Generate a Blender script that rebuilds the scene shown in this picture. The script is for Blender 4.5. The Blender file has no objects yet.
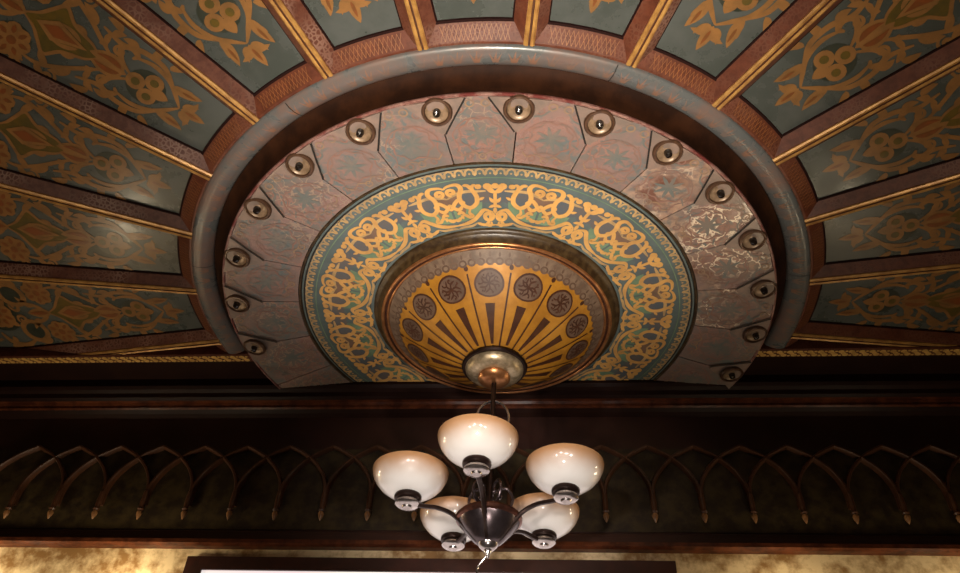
import bpy, bmesh, math, random
from mathutils import Vector, Matrix
from math import sin, cos, pi, radians as R
sc = bpy.context.scene
C = sc.collection

# ------------------------------------------------------------------ camera
# room axes: x right along the frieze wall, y towards that wall, z up; the
# medallion's axis is x=y=0; the ceiling is 3.8 m up.
F_PX, PITCH, ROLL, YAW = 808.76, 43.36, 3.226, 6.0
cam_d = bpy.data.cameras.new('camera'); cam = bpy.data.objects.new('camera', cam_d); C.objects.link(cam)
cam_d.sensor_width = 36.0; cam_d.lens = 36.0 * F_PX / 960.0; cam_d.clip_start = 0.02
cam.matrix_world = (Matrix.Translation((0.187, -2.482, 1.60)) @ Matrix.Rotation(R(YAW), 4, 'Z')
                    @ Matrix.Rotation(R(90 + PITCH), 4, 'X') @ Matrix.Rotation(R(ROLL), 4, 'Z'))
sc.camera = cam
# ------------------------------------------------------------------ light
sc.view_settings.view_transform = 'Standard'; sc.view_settings.look = 'None'
sc.view_settings.gamma = 1.0; sc.view_settings.use_curve_mapping = False
sc.view_settings.exposure = 0.0
wd = bpy.data.worlds.new('world'); sc.world = wd; wd.use_nodes = True
wd.node_tree.nodes['Background'].inputs[0].default_value = (1.0, 0.80, 0.62, 1)
wd.node_tree.nodes['Background'].inputs[1].default_value = 0.03

WALL_Y = 0.55
def lamp(name, kind, loc, target, energy, color, **kw):
    d = bpy.data.lights.new(name, kind); d.energy = energy; d.color = color
    for k, v in kw.items(): setattr(d, k, v)
    o = bpy.data.objects.new(name, d); C.objects.link(o); o.location = loc
    o.rotation_euler = (Vector(target) - Vector(loc)).to_track_quat('-Z', 'Y').to_euler()
    return o
lamp('uplight', 'SPOT', (0.05, -2.35, 0.8), (0.02, -1.0, 3.8), 660, (1.0, 0.88, 0.74), spot_size=R(42), spot_blend=1.0, shadow_soft_size=0.15)  # unseen spot added; its soft cone edge dims the far ceiling
for x_, y_, e_ in ((-1.35, -1.45, 88), (0.05, -1.6, 115), (1.35, -1.5, 98)):
    lamp('uplight', 'SPOT', (x_, -2.35, 0.8), (x_, y_, 3.8), e_, (1.0, 0.82, 0.60), spot_size=R(57), spot_blend=1.0, shadow_soft_size=0.15)  # unseen spots added to spread light over the side and near panels
for x_, y_, z_ in ((-1.1, -3.0, 1.5), (-0.35, -3.15, 1.95), (0.5, -3.15, 1.8), (1.2, -2.9, 1.6), (0.1, -2.2, 0.7)):
    lamp('chandelier_spot', 'SPOT', (x_, y_, z_), (-0.01, 0.0, 2.99), 88, (1.0, 0.93, 0.88), spot_size=R(18), spot_blend=0.6, shadow_soft_size=0.09)  # unseen spots added to brighten the glass bowls
lamp('rear_fill', 'AREA', (0.2, -4.3, 1.2), (0.1, -0.2, 3.0), 3, (1.0, 0.93, 0.84), size=1.2)  # soft fill added behind the camera, no window modelled there
for x_, z_, e_ in ((-2.1, 2.76, 6.0), (-1.47, 2.83, 4.4), (1.07, 2.78, 2.8), (1.75, 2.74, 3.2)):      # unseen lamps added under the frieze for wall glow and panel sheen
    lamp('wall_glow', 'POINT', (x_, WALL_Y - 0.17, z_), (0, 0, 0), e_, (1.0, 0.83, 0.56), shadow_soft_size=0.05)

# ------------------------------------------------------------------ materials
MATS = {}
def mat(name, col, col2=None, scale=8.0, rough=0.4, metal=0.0, bump=0.0, lo=0.4, hi=0.6, coat=0.0,
        rand=False, detail=6.0, rough2=None, spec=0.5):
    m = bpy.data.materials.new(name); m.use_nodes = True; MATS[name] = m
    nt = m.node_tree; N = nt.nodes; L = nt.links; b = N['Principled BSDF']
    b.inputs['Roughness'].default_value = rough; b.inputs['Metallic'].default_value = metal
    b.inputs['Coat Weight'].default_value = coat; b.inputs['Coat Roughness'].default_value = 0.12
    b.inputs['Specular IOR Level'].default_value = spec
    b.inputs['Base Color'].default_value = (*col, 1)
    tc = N.new('ShaderNodeTexCoord'); src = tc.outputs['Object']
    if rand:
        oi = N.new('ShaderNodeObjectInfo'); ad = N.new('ShaderNodeVectorMath'); ad.operation = 'MULTIPLY_ADD'
        L.new(oi.outputs['Random'], ad.inputs[0]); ad.inputs[1].default_value = (17, 31, 23)
        L.new(src, ad.inputs[2]); src = ad.outputs[0]
    m['src'] = 0
    nz = N.new('ShaderNodeTexNoise'); nz.inputs['Scale'].default_value = scale; nz.inputs['Detail'].default_value = detail
    nz.inputs['Roughness'].default_value = 0.65
    L.new(src, nz.inputs['Vector'])
    mr = N.new('ShaderNodeMapRange'); mr.inputs[1].default_value = lo; mr.inputs[2].default_value = hi
    L.new(nz.outputs[0], mr.inputs[0])
    cur = None
    if col2 is not None:
        mx = N.new('ShaderNodeMix'); mx.data_type = 'RGBA'
        mx.inputs[6].default_value = (*col, 1); mx.inputs[7].default_value = (*col2, 1)
        L.new(mr.outputs[0], mx.inputs[0]); L.new(mx.outputs[2], b.inputs['Base Color']); cur = mx.outputs[2]
    if rough2 is not None:
        m2 = N.new('ShaderNodeMapRange'); m2.inputs[3].default_value = rough; m2.inputs[4].default_value = rough2
        L.new(mr.outputs[0], m2.inputs[0]); L.new(m2.outputs[0], b.inputs['Roughness'])
    if bump:
        bp = N.new('ShaderNodeBump'); bp.inputs['Strength'].default_value = bump; bp.inputs['Distance'].default_value = 0.004
        L.new(nz.outputs[0], bp.inputs['Height']); L.new(bp.outputs[0], b.inputs['Normal'])
    return m, nt, b, src, cur
def mix_in(nt, b, cur, fac, col):
    mx = nt.nodes.new('ShaderNodeMix'); mx.data_type = 'RGBA'
    nt.links.new(cur, mx.inputs[6]); mx.inputs[7].default_value = (*col, 1)
    nt.links.new(fac, mx.inputs[0]); nt.links.new(mx.outputs[2], b.inputs['Base Color']); return mx.outputs[2]
def crack(nt, src, scale, width, distort=0.0):
    v = nt.nodes.new('ShaderNodeTexVoronoi'); v.feature = 'DISTANCE_TO_EDGE'; v.inputs['Scale'].default_value = scale
    if distort:
        nz = nt.nodes.new('ShaderNodeTexNoise'); nz.inputs['Scale'].default_value = scale * 1.7; nt.links.new(src, nz.inputs['Vector'])
        ad = nt.nodes.new('ShaderNodeVectorMath'); ad.operation = 'MULTIPLY_ADD'
        nt.links.new(nz.outputs[1], ad.inputs[0]); ad.inputs[1].default_value = (distort,) * 3; nt.links.new(src, ad.inputs[2]); src = ad.outputs[0]
    nt.links.new(src, v.inputs['Vector'])
    mr = nt.nodes.new('ShaderNodeMapRange'); mr.inputs[1].default_value = width * 0.4; mr.inputs[2].default_value = width
    mr.inputs[3].default_value = 1; mr.inputs[4].default_value = 0
    nt.links.new(v.outputs['Distance'], mr.inputs[0]); return mr.outputs[0]
def mask(nt, src, scale, lo, hi):
    nz = nt.nodes.new('ShaderNodeTexNoise'); nz.inputs['Scale'].default_value = scale; nz.inputs['Detail'].default_value = 4
    nt.links.new(src, nz.inputs['Vector'])
    mr = nt.nodes.new('ShaderNodeMapRange'); mr.inputs[1].default_value = lo; mr.inputs[2].default_value = hi
    nt.links.new(nz.outputs[0], mr.inputs[0]); return mr.outputs[0]
def mul(nt, a, b_):
    m = nt.nodes.new('ShaderNodeMath'); m.operation = 'MULTIPLY'; nt.links.new(a, m.inputs[0]); nt.links.new(b_, m.inputs[1]); return m.outputs[0]

GROUND = (0.058, 0.067, 0.060)
mat('panel_ground', GROUND, (0.078, 0.086, 0.080), scale=5, rough=0.22, rough2=0.36, bump=0.12, rand=True)
mat('panel_scroll', (0.27, 0.130, 0.042), (0.18, 0.092, 0.034), scale=14, rough=0.28, lo=0.38, hi=0.66, rand=True)
mat('panel_olive', (0.125, 0.080, 0.016), (0.085, 0.065, 0.02), scale=20, rough=0.28, rand=True)
mat('panel_shade', (0.030, 0.036, 0.026), (0.04, 0.045, 0.034), scale=20, rough=0.28)
mat('panel_rust', (0.21, 0.062, 0.018), (0.15, 0.06, 0.02), scale=20, rough=0.3)
m, nt, b, src, cur = mat('beam_red', (0.130, 0.038, 0.019), (0.085, 0.024, 0.012), scale=30, rough=0.45, bump=0.2, rand=True, spec=0.28)
cur = mix_in(nt, b, cur, mul(nt, crack(nt, src, 85, 0.20), mask(nt, src, 6, 0.42, 0.6)), (0.145, 0.056, 0.034))
m, nt, b, src, cur = mat('beam_pink', (0.135, 0.048, 0.029), (0.090, 0.028, 0.016), scale=40, rough=0.45, bump=0.2, rand=True, spec=0.28)
cur = mix_in(nt, b, cur, mul(nt, crack(nt, src, 70, 0.2), mask(nt, src, 5, 0.45, 0.62)), (0.24, 0.135, 0.10))
mat('beam_edge', (0.016, 0.005, 0.004), rough=0.8, spec=0.1)
mat('beam_dark', (0.050, 0.016, 0.008), (0.03, 0.010, 0.006), scale=10, rough=0.35)
mat('lattice', (0.30, 0.115, 0.035), (0.20, 0.08, 0.03), scale=30, rough=0.4)
mat('gilt', (0.50, 0.27, 0.075), (0.33, 0.16, 0.045), scale=25, rough=0.36, metal=0.25)
mat('trim_gold', (0.75, 0.46, 0.13), (0.5, 0.28, 0.07), scale=25, rough=0.4)
mat('gilt_groove', (0.09, 0.03, 0.012), rough=0.5)
m, nt, b, src, cur = mat('ring_blue', (0.108, 0.115, 0.115), (0.165, 0.108, 0.090), scale=7, rough=0.27, rough2=0.38, bump=0.25, lo=0.45, hi=0.64)
mat('ring_tuft', (0.235, 0.120, 0.075), (0.15, 0.115, 0.10), scale=12, rough=0.28, lo=0.42, hi=0.6)
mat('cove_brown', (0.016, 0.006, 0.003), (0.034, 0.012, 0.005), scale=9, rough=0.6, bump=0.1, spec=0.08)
mat('maroon_rim', (0.15, 0.035, 0.03), (0.30, 0.17, 0.14), scale=20, rough=0.3)
for nm, flake in (('mauve', 0.0), ('mauve_flaked', 1.0)):
    m, nt, b, src, cur = mat(nm, (0.275, 0.165, 0.142), (0.175, 0.148, 0.132), scale=6, rough=0.27, rough2=0.40, bump=0.35, rand=True, lo=0.38, hi=0.62)
    cur = mix_in(nt, b, cur, mul(nt, mask(nt, src, 3.5, 0.48, 0.66), mask(nt, src, 30, 0.40, 0.58)), (0.14, 0.15, 0.135))
    cur = mix_in(nt, b, cur, mul(nt, crack(nt, src, 16, 0.10, 0.03), mask(nt, src, 9, 0.45, 0.6)), (0.135, 0.155, 0.155))
    cur = mix_in(nt, b, cur, mul(nt, crack(nt, src, 26, 0.12, 0.03), mask(nt, src, 5, 0.47, 0.6)), (0.30, 0.165, 0.130))
    cur = mix_in(nt, b, cur, mul(nt, crack(nt, src, 30, 0.07, 0.02), mask(nt, src, 4, 0.52, 0.62)), (0.32, 0.23, 0.175))
    if flake:
        cur = mix_in(nt, b, cur, mul(nt, mask(nt, src, 7, 0.42, 0.62), mask(nt, src, 40, 0.35, 0.6)), (0.42, 0.27, 0.19))
        cur = mix_in(nt, b, cur, mul(nt, mask(nt, src, 4, 0.50, 0.62), mask(nt, src, 24, 0.42, 0.55)), (0.17, 0.075, 0.05))
        b.inputs['Coat Weight'].default_value = 0.4
        cur = mix_in(nt, b, cur, mul(nt, crack(nt, src, 19, 0.060, 0.05), mask(nt, src, 5, 0.45, 0.58)), (0.80, 0.66, 0.50))
mat('mauve_plate', (0.26, 0.180, 0.145), (0.19, 0.145, 0.120), scale=14, rough=0.3, bump=0.3, rand=True)
mat('mauve_line', (0.135, 0.150, 0.140), (0.20, 0.165, 0.14), scale=20, rough=0.35, rand=True)
mat('mauve_pink', (0.27, 0.140, 0.108), (0.21, 0.14, 0.115), scale=20, rough=0.35, rand=True)
mat('mauve_tan', (0.31, 0.195, 0.115), (0.22, 0.15, 0.115), scale=20, rough=0.35, rand=True)
mat('seam_and_shadow', (0.012, 0.008, 0.006), rough=0.7)
mat('teal', (0.115, 0.150, 0.150), (0.090, 0.120, 0.118), scale=9, rough=0.33, bump=0.1)
mat('slate', (0.095, 0.112, 0.130), (0.135, 0.115, 0.105), scale=12, rough=0.36)
mat('sea_green', (0.18, 0.27, 0.165), (0.13, 0.20, 0.125), scale=12, rough=0.36)
mat('arab_mauve', (0.21, 0.125, 0.085), (0.16, 0.10, 0.07), scale=12, rough=0.36)
mat('arab_gold', (0.70, 0.385, 0.115), (0.50, 0.27, 0.09), scale=9, rough=0.36, lo=0.42, hi=0.66)
mat('arab_pale', (0.56, 0.36, 0.15), (0.36, 0.24, 0.12), scale=16, rough=0.36)
mat('boss_gold', (0.50, 0.225, 0.022), (0.36, 0.15, 0.014), scale=8, rough=0.42, metal=0.1, rough2=0.5, spec=0.35)
mat('boss_brown', (0.050, 0.016, 0.007), (0.075, 0.025, 0.010), scale=25, rough=0.45, spec=0.3)
mat('boss_disc', (0.155, 0.092, 0.062), (0.10, 0.060, 0.042), scale=25, rough=0.48, spec=0.3)
mat('boss_band', (0.215, 0.145, 0.098), (0.135, 0.088, 0.060), scale=22, rough=0.5, bump=0.3, spec=0.35)
mat('boss_band_dark', (0.105, 0.058, 0.036), (0.15, 0.09, 0.06), scale=22, rough=0.5, spec=0.35)
mat('mould_dark', (0.032, 0.016, 0.006), (0.075, 0.045, 0.018), scale=35, rough=0.35, bump=0.3)
mat('copper', (0.58, 0.27, 0.11), (0.40, 0.16, 0.06), scale=20, rough=0.3, metal=0.75)
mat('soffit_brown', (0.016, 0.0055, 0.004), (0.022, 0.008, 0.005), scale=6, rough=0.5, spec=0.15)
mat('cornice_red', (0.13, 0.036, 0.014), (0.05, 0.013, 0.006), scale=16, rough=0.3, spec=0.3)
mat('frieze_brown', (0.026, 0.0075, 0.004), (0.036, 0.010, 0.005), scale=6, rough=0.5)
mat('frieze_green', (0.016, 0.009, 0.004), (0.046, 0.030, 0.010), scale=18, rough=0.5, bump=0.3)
mat('arch_wood', (0.075, 0.028, 0.012), (0.050, 0.018, 0.008), scale=30, rough=0.4)
mat('arch_tip', (0.30, 0.15, 0.06), (0.18, 0.08, 0.03), scale=40, rough=0.35)
mat('wall_gold', (0.82, 0.62, 0.35), (0.30, 0.16, 0.055), scale=10, rough=0.45, bump=0.6, lo=0.43, hi=0.62)
mat('frame_wood', (0.045, 0.013, 0.008), (0.028, 0.009, 0.006), scale=12, rough=0.4)
mat('plaster', (0.25, 0.14, 0.08), (0.20, 0.11, 0.06), scale=5, rough=0.6)
mat('floor_wood', (0.14, 0.07, 0.035), (0.09, 0.045, 0.02), scale=4, rough=0.4)
m, nt, b, src, cur = mat('pane', (0.62, 0.55, 0.55), rough=0.05)
b.inputs['Emission Color'].default_value = (1.0, 0.87, 0.85, 1); b.inputs['Emission Strength'].default_value = 0.85
mat('bronze', (0.125, 0.095, 0.095), (0.085, 0.062, 0.062), scale=30, rough=0.26, metal=0.85)
mat('lip_copper', (0.20, 0.075, 0.045), (0.10, 0.04, 0.026), scale=30, rough=0.28, metal=0.8)
mat('bronze_dark', (0.030, 0.018, 0.014), (0.045, 0.024, 0.018), scale=30, rough=0.3, metal=0.7)
mat('pewter', (0.62, 0.56, 0.52), (0.42, 0.36, 0.33), scale=25, rough=0.22, metal=0.95)
mat('dish_brass', (0.66, 0.52, 0.33), (0.36, 0.27, 0.16), scale=30, rough=0.34, metal=0.7, bump=0.2)
mat('socket_tan', (0.30, 0.20, 0.125), (0.19, 0.125, 0.075), scale=40, rough=0.35, metal=0.2, rand=True)
mat('socket_dark', (0.10, 0.05, 0.028), (0.06, 0.03, 0.018), scale=40, rough=0.35, metal=0.2)
mat('bulb_dark', (0.012, 0.008, 0.006), rough=0.15)
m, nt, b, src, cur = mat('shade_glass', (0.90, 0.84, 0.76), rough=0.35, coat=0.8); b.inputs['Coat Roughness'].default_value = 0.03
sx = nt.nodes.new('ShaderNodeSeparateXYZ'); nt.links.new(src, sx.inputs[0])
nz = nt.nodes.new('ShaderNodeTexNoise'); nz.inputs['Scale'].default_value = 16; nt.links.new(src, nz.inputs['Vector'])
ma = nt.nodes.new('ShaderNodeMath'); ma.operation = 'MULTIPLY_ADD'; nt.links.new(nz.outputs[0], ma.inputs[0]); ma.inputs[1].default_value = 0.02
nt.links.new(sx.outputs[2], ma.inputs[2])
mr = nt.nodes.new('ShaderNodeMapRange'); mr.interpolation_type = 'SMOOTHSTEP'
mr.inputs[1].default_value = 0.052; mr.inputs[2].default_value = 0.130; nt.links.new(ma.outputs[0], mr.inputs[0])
mx = nt.nodes.new('ShaderNodeMix'); mx.data_type = 'RGBA'; mx.inputs[6].default_value = (0.90, 0.84, 0.77, 1); mx.inputs[7].default_value = (0.52, 0.27, 0.12, 1)  # amber towards the rim paints warm, dimmer light onto white glass
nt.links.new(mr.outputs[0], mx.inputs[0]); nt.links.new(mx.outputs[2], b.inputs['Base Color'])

# ------------------------------------------------------------------ helpers
def finish(name, bm, mats, parent=None, smooth=True, angle=40):
    me = bpy.data.meshes.new(name); bm.to_mesh(me); bm.free()
    for k in (mats if isinstance(mats, (list, tuple)) else [mats]): me.materials.append(MATS[k])
    if smooth:
        for p in me.polygons: p.use_smooth = True
        me.set_sharp_from_angle(angle=R(angle))
    o = bpy.data.objects.new(name, me); C.objects.link(o)
    if parent: o.parent = parent
    return o
def empty(name, loc=(0, 0, 0), rz=0.0):
    o = bpy.data.objects.new(name, None); C.objects.link(o); o.location = loc; o.rotation_euler = (0, 0, rz)
    o.empty_display_size = 0.05; return o
def tag(o, label, cat, group=None, kind=None):
    o['label'] = label; o['category'] = cat
    if group: o['group'] = group
    if kind: o['kind'] = kind
    return o
def struct(o, label=None, cat=None):
    o['kind'] = 'structure'
    if label: o['label'] = label; o['category'] = cat
    return o
def box(bm, lo, hi, mi=0):
    vs = [bm.verts.new((x, y, z)) for x in (lo[0], hi[0]) for y in (lo[1], hi[1]) for z in (lo[2], hi[2])]
    for f in ((0, 1, 3, 2), (4, 6, 7, 5), (0, 4, 5, 1), (2, 3, 7, 6), (0, 2, 6, 4), (1, 5, 7, 3)):
        bm.faces.new([vs[i] for i in f]).material_index = mi
def pol(a, r, z=0.0): return Vector((r * sin(a), -r * cos(a), z))
def revolve(bm, prof, n=96, a0=0.0, a1=2 * pi, mi=None, closed_prof=False):
    full = abs(a1 - a0 - 2 * pi) < 1e-6
    cols = []
    for i in range(n if full else n + 1):
        a = a0 + (a1 - a0) * i / n
        cols.append([bm.verts.new(pol(a, max(r, 1e-5), z)) for r, z in prof])
    m_ = len(prof)
    for i in range(n):
        A, B = cols[i], cols[(i + 1) % len(cols)]
        for j in range(m_ if closed_prof else m_ - 1):
            k = (j + 1) % m_
            f = bm.faces.new((A[j], B[j], B[k], A[k]))
            f.material_index = 0 if mi is None else mi[j]
    if not full:
        for col in (cols[0], cols[-1]):
            if closed_prof: bm.faces.new(col)
    bmesh.ops.recalc_face_normals(bm, faces=bm.faces)
def tube(bm, pts, rad, n=10, mi=0, caps=True):
    P = [Vector(p) for p in pts]; rs = rad if isinstance(rad, (list, tuple)) else [rad] * len(P)
    rings = []; up = None
    for i, p in enumerate(P):
        d = (P[min(i + 1, len(P) - 1)] - P[max(i - 1, 0)]).normalized()
        if up is None: up = d.orthogonal().normalized()
        up = (up - d * up.dot(d)).normalized(); s = d.cross(up)
        rings.append([bm.verts.new(p + (up * cos(t) + s * sin(t)) * rs[i]) for t in [2 * pi * k / n for k in range(n)]])
    for a, b_ in zip(rings, rings[1:]):
        for k in range(n): bm.faces.new((a[k], a[(k + 1) % n], b_[(k + 1) % n], b_[k])).material_index = mi
    if caps:
        bm.faces.new(rings[0]).material_index = mi; bm.faces.new(rings[-1]).material_index = mi
def cr(pts, n=8):
    """smooth curve through the points (Catmull-Rom)"""
    P = [Vector(p) for p in pts]; out = []
    for i in range(len(P) - 1):
        p0, p1, p2, p3 = P[max(i - 1, 0)], P[i], P[i + 1], P[min(i + 2, len(P) - 1)]
        for k in range(n):
            t = k / n
            out.append(0.5 * ((2 * p1) + (p2 - p0) * t + (2 * p0 - 5 * p1 + 4 * p2 - p3) * t * t + (3 * p1 - p0 - 3 * p2 + p3) * t ** 3))
    out.append(P[-1]); return out
def clip(bm, y):
    g = bm.verts[:] + bm.edges[:] + bm.faces[:]
    r_ = bmesh.ops.bisect_plane(bm, geom=g, plane_co=(0, y, 0), plane_no=(0, 1, 0), clear_outer=True)
def local_clip(bm, a, y):
    """clip geometry drawn at azimuth 0 that will be turned to azimuth a, at world y"""
    n = Matrix.Rotation(-a, 3, 'Z') @ Vector((0, 1, 0))
    bmesh.ops.bisect_plane(bm, geom=bm.verts[:] + bm.edges[:] + bm.faces[:], plane_co=n * y, plane_no=n, clear_outer=True)

class Draw:
    """flat ornament: strokes and shapes in pattern space, laid on a surface by a mapping (u, v, layer) -> point"""
    N = 0; fat = 1.0
    def __init__(s, bm, f, mirror=False): s.bm, s.f0, s.mirror = bm, f, mirror
    def f(s, u, v, lay): return s.f0(u, v, lay + s.eps)
    @property
    def eps(s): return (Draw.N % 32) * 0.018
    def nxt(s): Draw.N += 1
    def _q(s, P, mi, lay):
        for sg in ((1, -1) if s.mirror else (1,)):
            s.nxt(); vs = [s.bm.verts.new(s.f(sg * p[0], p[1], lay)) for p in P]
            try: s.bm.faces.new(vs).material_index = mi
            except ValueError: pass
    def stroke(s, pts, w, mi, lay=1, n=6, taper=0.35, raw=False):
        P = [Vector(p) for p in pts] if raw else cr([Vector((p[0], p[1])) for p in pts], n)
        m_ = len(P); L, Rr = [], []
        for i, p in enumerate(P):
            d = P[min(i + 1, m_ - 1)] - P[max(i - 1, 0)]
            if d.length < 1e-9: d = Vector((1, 0))
            d.normalize(); nrm = Vector((-d.y, d.x)); t = i / (m_ - 1)
            ww = s.fat * w * (taper + (1 - taper) * min(1, 4 * min(t, 1 - t) + 0.0)) if taper < 1 else w * s.fat
            L.append(p + nrm * ww / 2); Rr.append(p - nrm * ww / 2)
        for sg in ((1, -1) if s.mirror else (1,)):
            s.nxt(); a = [s.bm.verts.new(s.f(sg * p.x, p.y, lay)) for p in L]; b_ = [s.bm.verts.new(s.f(sg * p.x, p.y, lay)) for p in Rr]
            for i in range(m_ - 1): s.bm.faces.new((a[i], a[i + 1], b_[i + 1], b_[i])).material_index = mi
    def shape(s, pts, mi, lay=1, c=None):
        P = [Vector((p[0], p[1])) for p in pts]
        c = Vector(c) if c else sum(P, Vector((0, 0))) / len(P)
        for sg in ((1, -1) if s.mirror else (1,)):
            s.nxt(); vc = s.bm.verts.new(s.f(sg * c.x, c.y, lay)); vs = [s.bm.verts.new(s.f(sg * p.x, p.y, lay)) for p in P]
            for i in range(len(vs)): s.bm.faces.new((vc, vs[i], vs[(i + 1) % len(vs)])).material_index = mi
    def disc(s, c, r, mi, lay=1, n=16, ry=None):
        ry = ry or r
        s.shape([(c[0] + r * cos(2 * pi * k / n), c[1] + ry * sin(2 * pi * k / n)) for k in range(n)], mi, lay, c)
    def ring(s, c, r, w, mi, lay=1, n=20, a0=0, a1=2 * pi):
        s.stroke([Vector((c[0] + r * cos(a0 + (a1 - a0) * k / n), c[1] + r * sin(a0 + (a1 - a0) * k / n))) for k in range(n + 1)], w, mi, lay, taper=1, raw=True)
    def leaf(s, p, ang, l, w, mi, lay=1, bend=0.0, n=8):
        p = Vector((p[0], p[1])); L, Rr = [], []
        for i in range(n + 1):
            t = i / n; a = ang + bend * t
            q = p + Vector((cos(a), sin(a))) * l * t; nr = Vector((-sin(a), cos(a)))
            ww = s.fat * w * 0.5 * (sin(pi * min(1, t ** 0.8)) ** 0.8 + 0.04)
            L.append(q + nr * ww); Rr.append(q - nr * ww)
        for sg in ((1, -1) if s.mirror else (1,)):
            s.nxt(); va = [s.bm.verts.new(s.f(sg * q.x, q.y, lay)) for q in L]; vb = [s.bm.verts.new(s.f(sg * q.x, q.y, lay)) for q in Rr]
            for i in range(n): s.bm.faces.new((va[i], va[i + 1], vb[i + 1], vb[i])).material_index = mi
    def spiral(s, c, r0, r1, a0, turns, w, mi, lay=1, n=26):
        s.stroke([Vector((c[0] + (r0 + (r1 - r0) * k / n) * cos(a0 + turns * 2 * pi * k / n),
                          c[1] + (r0 + (r1 - r0) * k / n) * sin(a0 + turns * 2 * pi * k / n))) for k in range(n + 1)], w, mi, lay, taper=0.5, raw=True)
    def flower(s, c, r, n, mi, mi2, lay=1, a0=0.3, dk=None):
        for k in range(n):
            a = a0 + 2 * pi * k / n
            s.disc((c[0] + r * .62 * cos(a), c[1] + r * .62 * sin(a)), r * .42, mi, lay, 9)
            if dk is not None: s.leaf((c[0] + r * .3 * cos(a), c[1] + r * .3 * sin(a)), a, r * .55, r * .13, dk, lay + 1, n=3)
        for k in range(n):
            a = a0 + 2 * pi * k / n; s.leaf((c[0] + r * .38 * cos(a), c[1] + r * .38 * sin(a)), a, r * .5, r * .22, mi2, lay + 1, n=4)
        s.disc(c, r * .40, mi, lay + 1, 10); s.disc(c, r * .26, mi2, lay + 2, 9)

ORD = ['first', 'second', 'third', 'fourth', 'fifth', 'sixth', 'seventh', 'eighth', 'ninth', 'tenth', 'eleventh', 'twelfth',
       'thirteenth', 'fourteenth', 'fifteenth', 'sixteenth', 'seventeenth', 'eighteenth', 'nineteenth', 'twentieth',
       'twenty-first', 'twenty-second', 'twenty-third', 'twenty-fourth']
ZC = 3.80            # underside of the ribs
ZP = 3.842           # underside of the painted panels
WY = 0.55            # frieze wall
TRIM_Y = 0.235       # gilt trim
CUT_Y = 0.425        # front of the cornice, which the medallion runs into
STEP = R(15); HALF = R(7.5)
X0, X1, Y0 = -3.0, 3.0, -4.6

# ------------------------------------------------------------------ room shell
bm = bmesh.new(); box(bm, (X0, Y0, 3.87), (X1, 0.70, 3.97)); struct(finish('ceiling', bm, 'beam_dark', smooth=False))
bm = bmesh.new(); box(bm, (X0, Y0, -0.05), (X1, 0.70, 0.0)); struct(finish('floor', bm, 'floor_wood', smooth=False))
bm = bmesh.new(); box(bm, (X0 - 0.1, Y0, 0), (X0, 0.70, 3.87)); struct(finish('wall_left', bm, 'plaster', smooth=False))
bm = bmesh.new(); box(bm, (X1, Y0, 0), (X1 + 0.1, 0.70, 3.87)); struct(finish('wall_right', bm, 'plaster', smooth=False))
# front wall: carved frieze field above, gilded plaster below, an opening for the window
WX0, WX1, WZ0, WZ1 = -1.24, 0.68, 1.1, 2.990
bm = bmesh.new()
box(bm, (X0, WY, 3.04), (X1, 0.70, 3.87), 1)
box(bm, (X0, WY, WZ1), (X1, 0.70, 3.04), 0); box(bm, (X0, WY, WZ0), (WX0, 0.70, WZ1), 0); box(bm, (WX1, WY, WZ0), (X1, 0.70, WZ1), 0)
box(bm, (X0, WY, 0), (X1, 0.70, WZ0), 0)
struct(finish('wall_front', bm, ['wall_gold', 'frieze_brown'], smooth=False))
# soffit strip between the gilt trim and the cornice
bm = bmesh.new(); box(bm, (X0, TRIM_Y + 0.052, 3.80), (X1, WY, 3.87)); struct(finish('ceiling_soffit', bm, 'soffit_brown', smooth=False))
def sweep_x(bm, prof, x0, x1, mi=0):
    a = [bm.verts.new((x0, y, z)) for y, z in prof]; b_ = [bm.verts.new((x1, y, z)) for y, z in prof]
    n = len(prof)
    for i in range(n): bm.faces.new((a[i], a[(i + 1) % n], b_[(i + 1) % n], b_[i])).material_index = mi
    bm.faces.new(a).material_index = mi; bm.faces.new(b_).material_index = mi
    bmesh.ops.recalc_face_normals(bm, faces=bm.faces)
# gilt trim, in two lengths either side of the medallion
def gilt_trim(name, x0, x1):
    bm = bmesh.new(); sweep_x(bm, [(TRIM_Y, 3.842), (TRIM_Y, 3.792), (TRIM_Y + 0.006, 3.786), (TRIM_Y + 0.046, 3.786), (TRIM_Y + 0.052, 3.792), (TRIM_Y + 0.052, 3.80), (TRIM_Y + 0.052, 3.842)], x0, x1, 0)
    n = int((x1 - x0) / 0.042)
    for k in range(n):
        x = x0 + 0.042 * (k + .5)
        for (dx, dy, rr) in ((-.010, .014, .010), (.010, .034, .010), (.0, .024, .008), (-.012, .038, .005), (.012, .012, .005)):
            vs = [bm.verts.new((x + dx + rr * 1.3 * cos(t), TRIM_Y + dy + rr * sin(t), 3.785)) for t in [2 * pi * i / 8 for i in range(8)]]
            bm.faces.new(vs).material_index = 1
    struct(finish(name, bm, ['beam_red', 'trim_gold'], smooth=False))
gilt_trim('trim_1', X0, -1.085); gilt_trim('trim_2', 1.085, X1)
bm = bmesh.new(); sweep_x(bm, [(WY, 3.80), (CUT_Y, 3.80), (CUT_Y, 3.762), (CUT_Y + .012, 3.750), (CUT_Y + .03, 3.742), (CUT_Y + .034, 3.722),
                               (CUT_Y + .05, 3.714), (CUT_Y + .066, 3.714), (CUT_Y + .074, 3.704), (CUT_Y + .074, 3.692), (CUT_Y + .082, 3.686),
                               (CUT_Y + .10, 3.676), (WY, 3.668)], X0, X1)
for f in bm.faces:
    z = f.calc_center_median().z
    if 3.684 < z < 3.716: f.material_index = 1
struct(finish('trim_3', bm, ['soffit_brown', 'cornice_red'], smooth=False))
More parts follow.
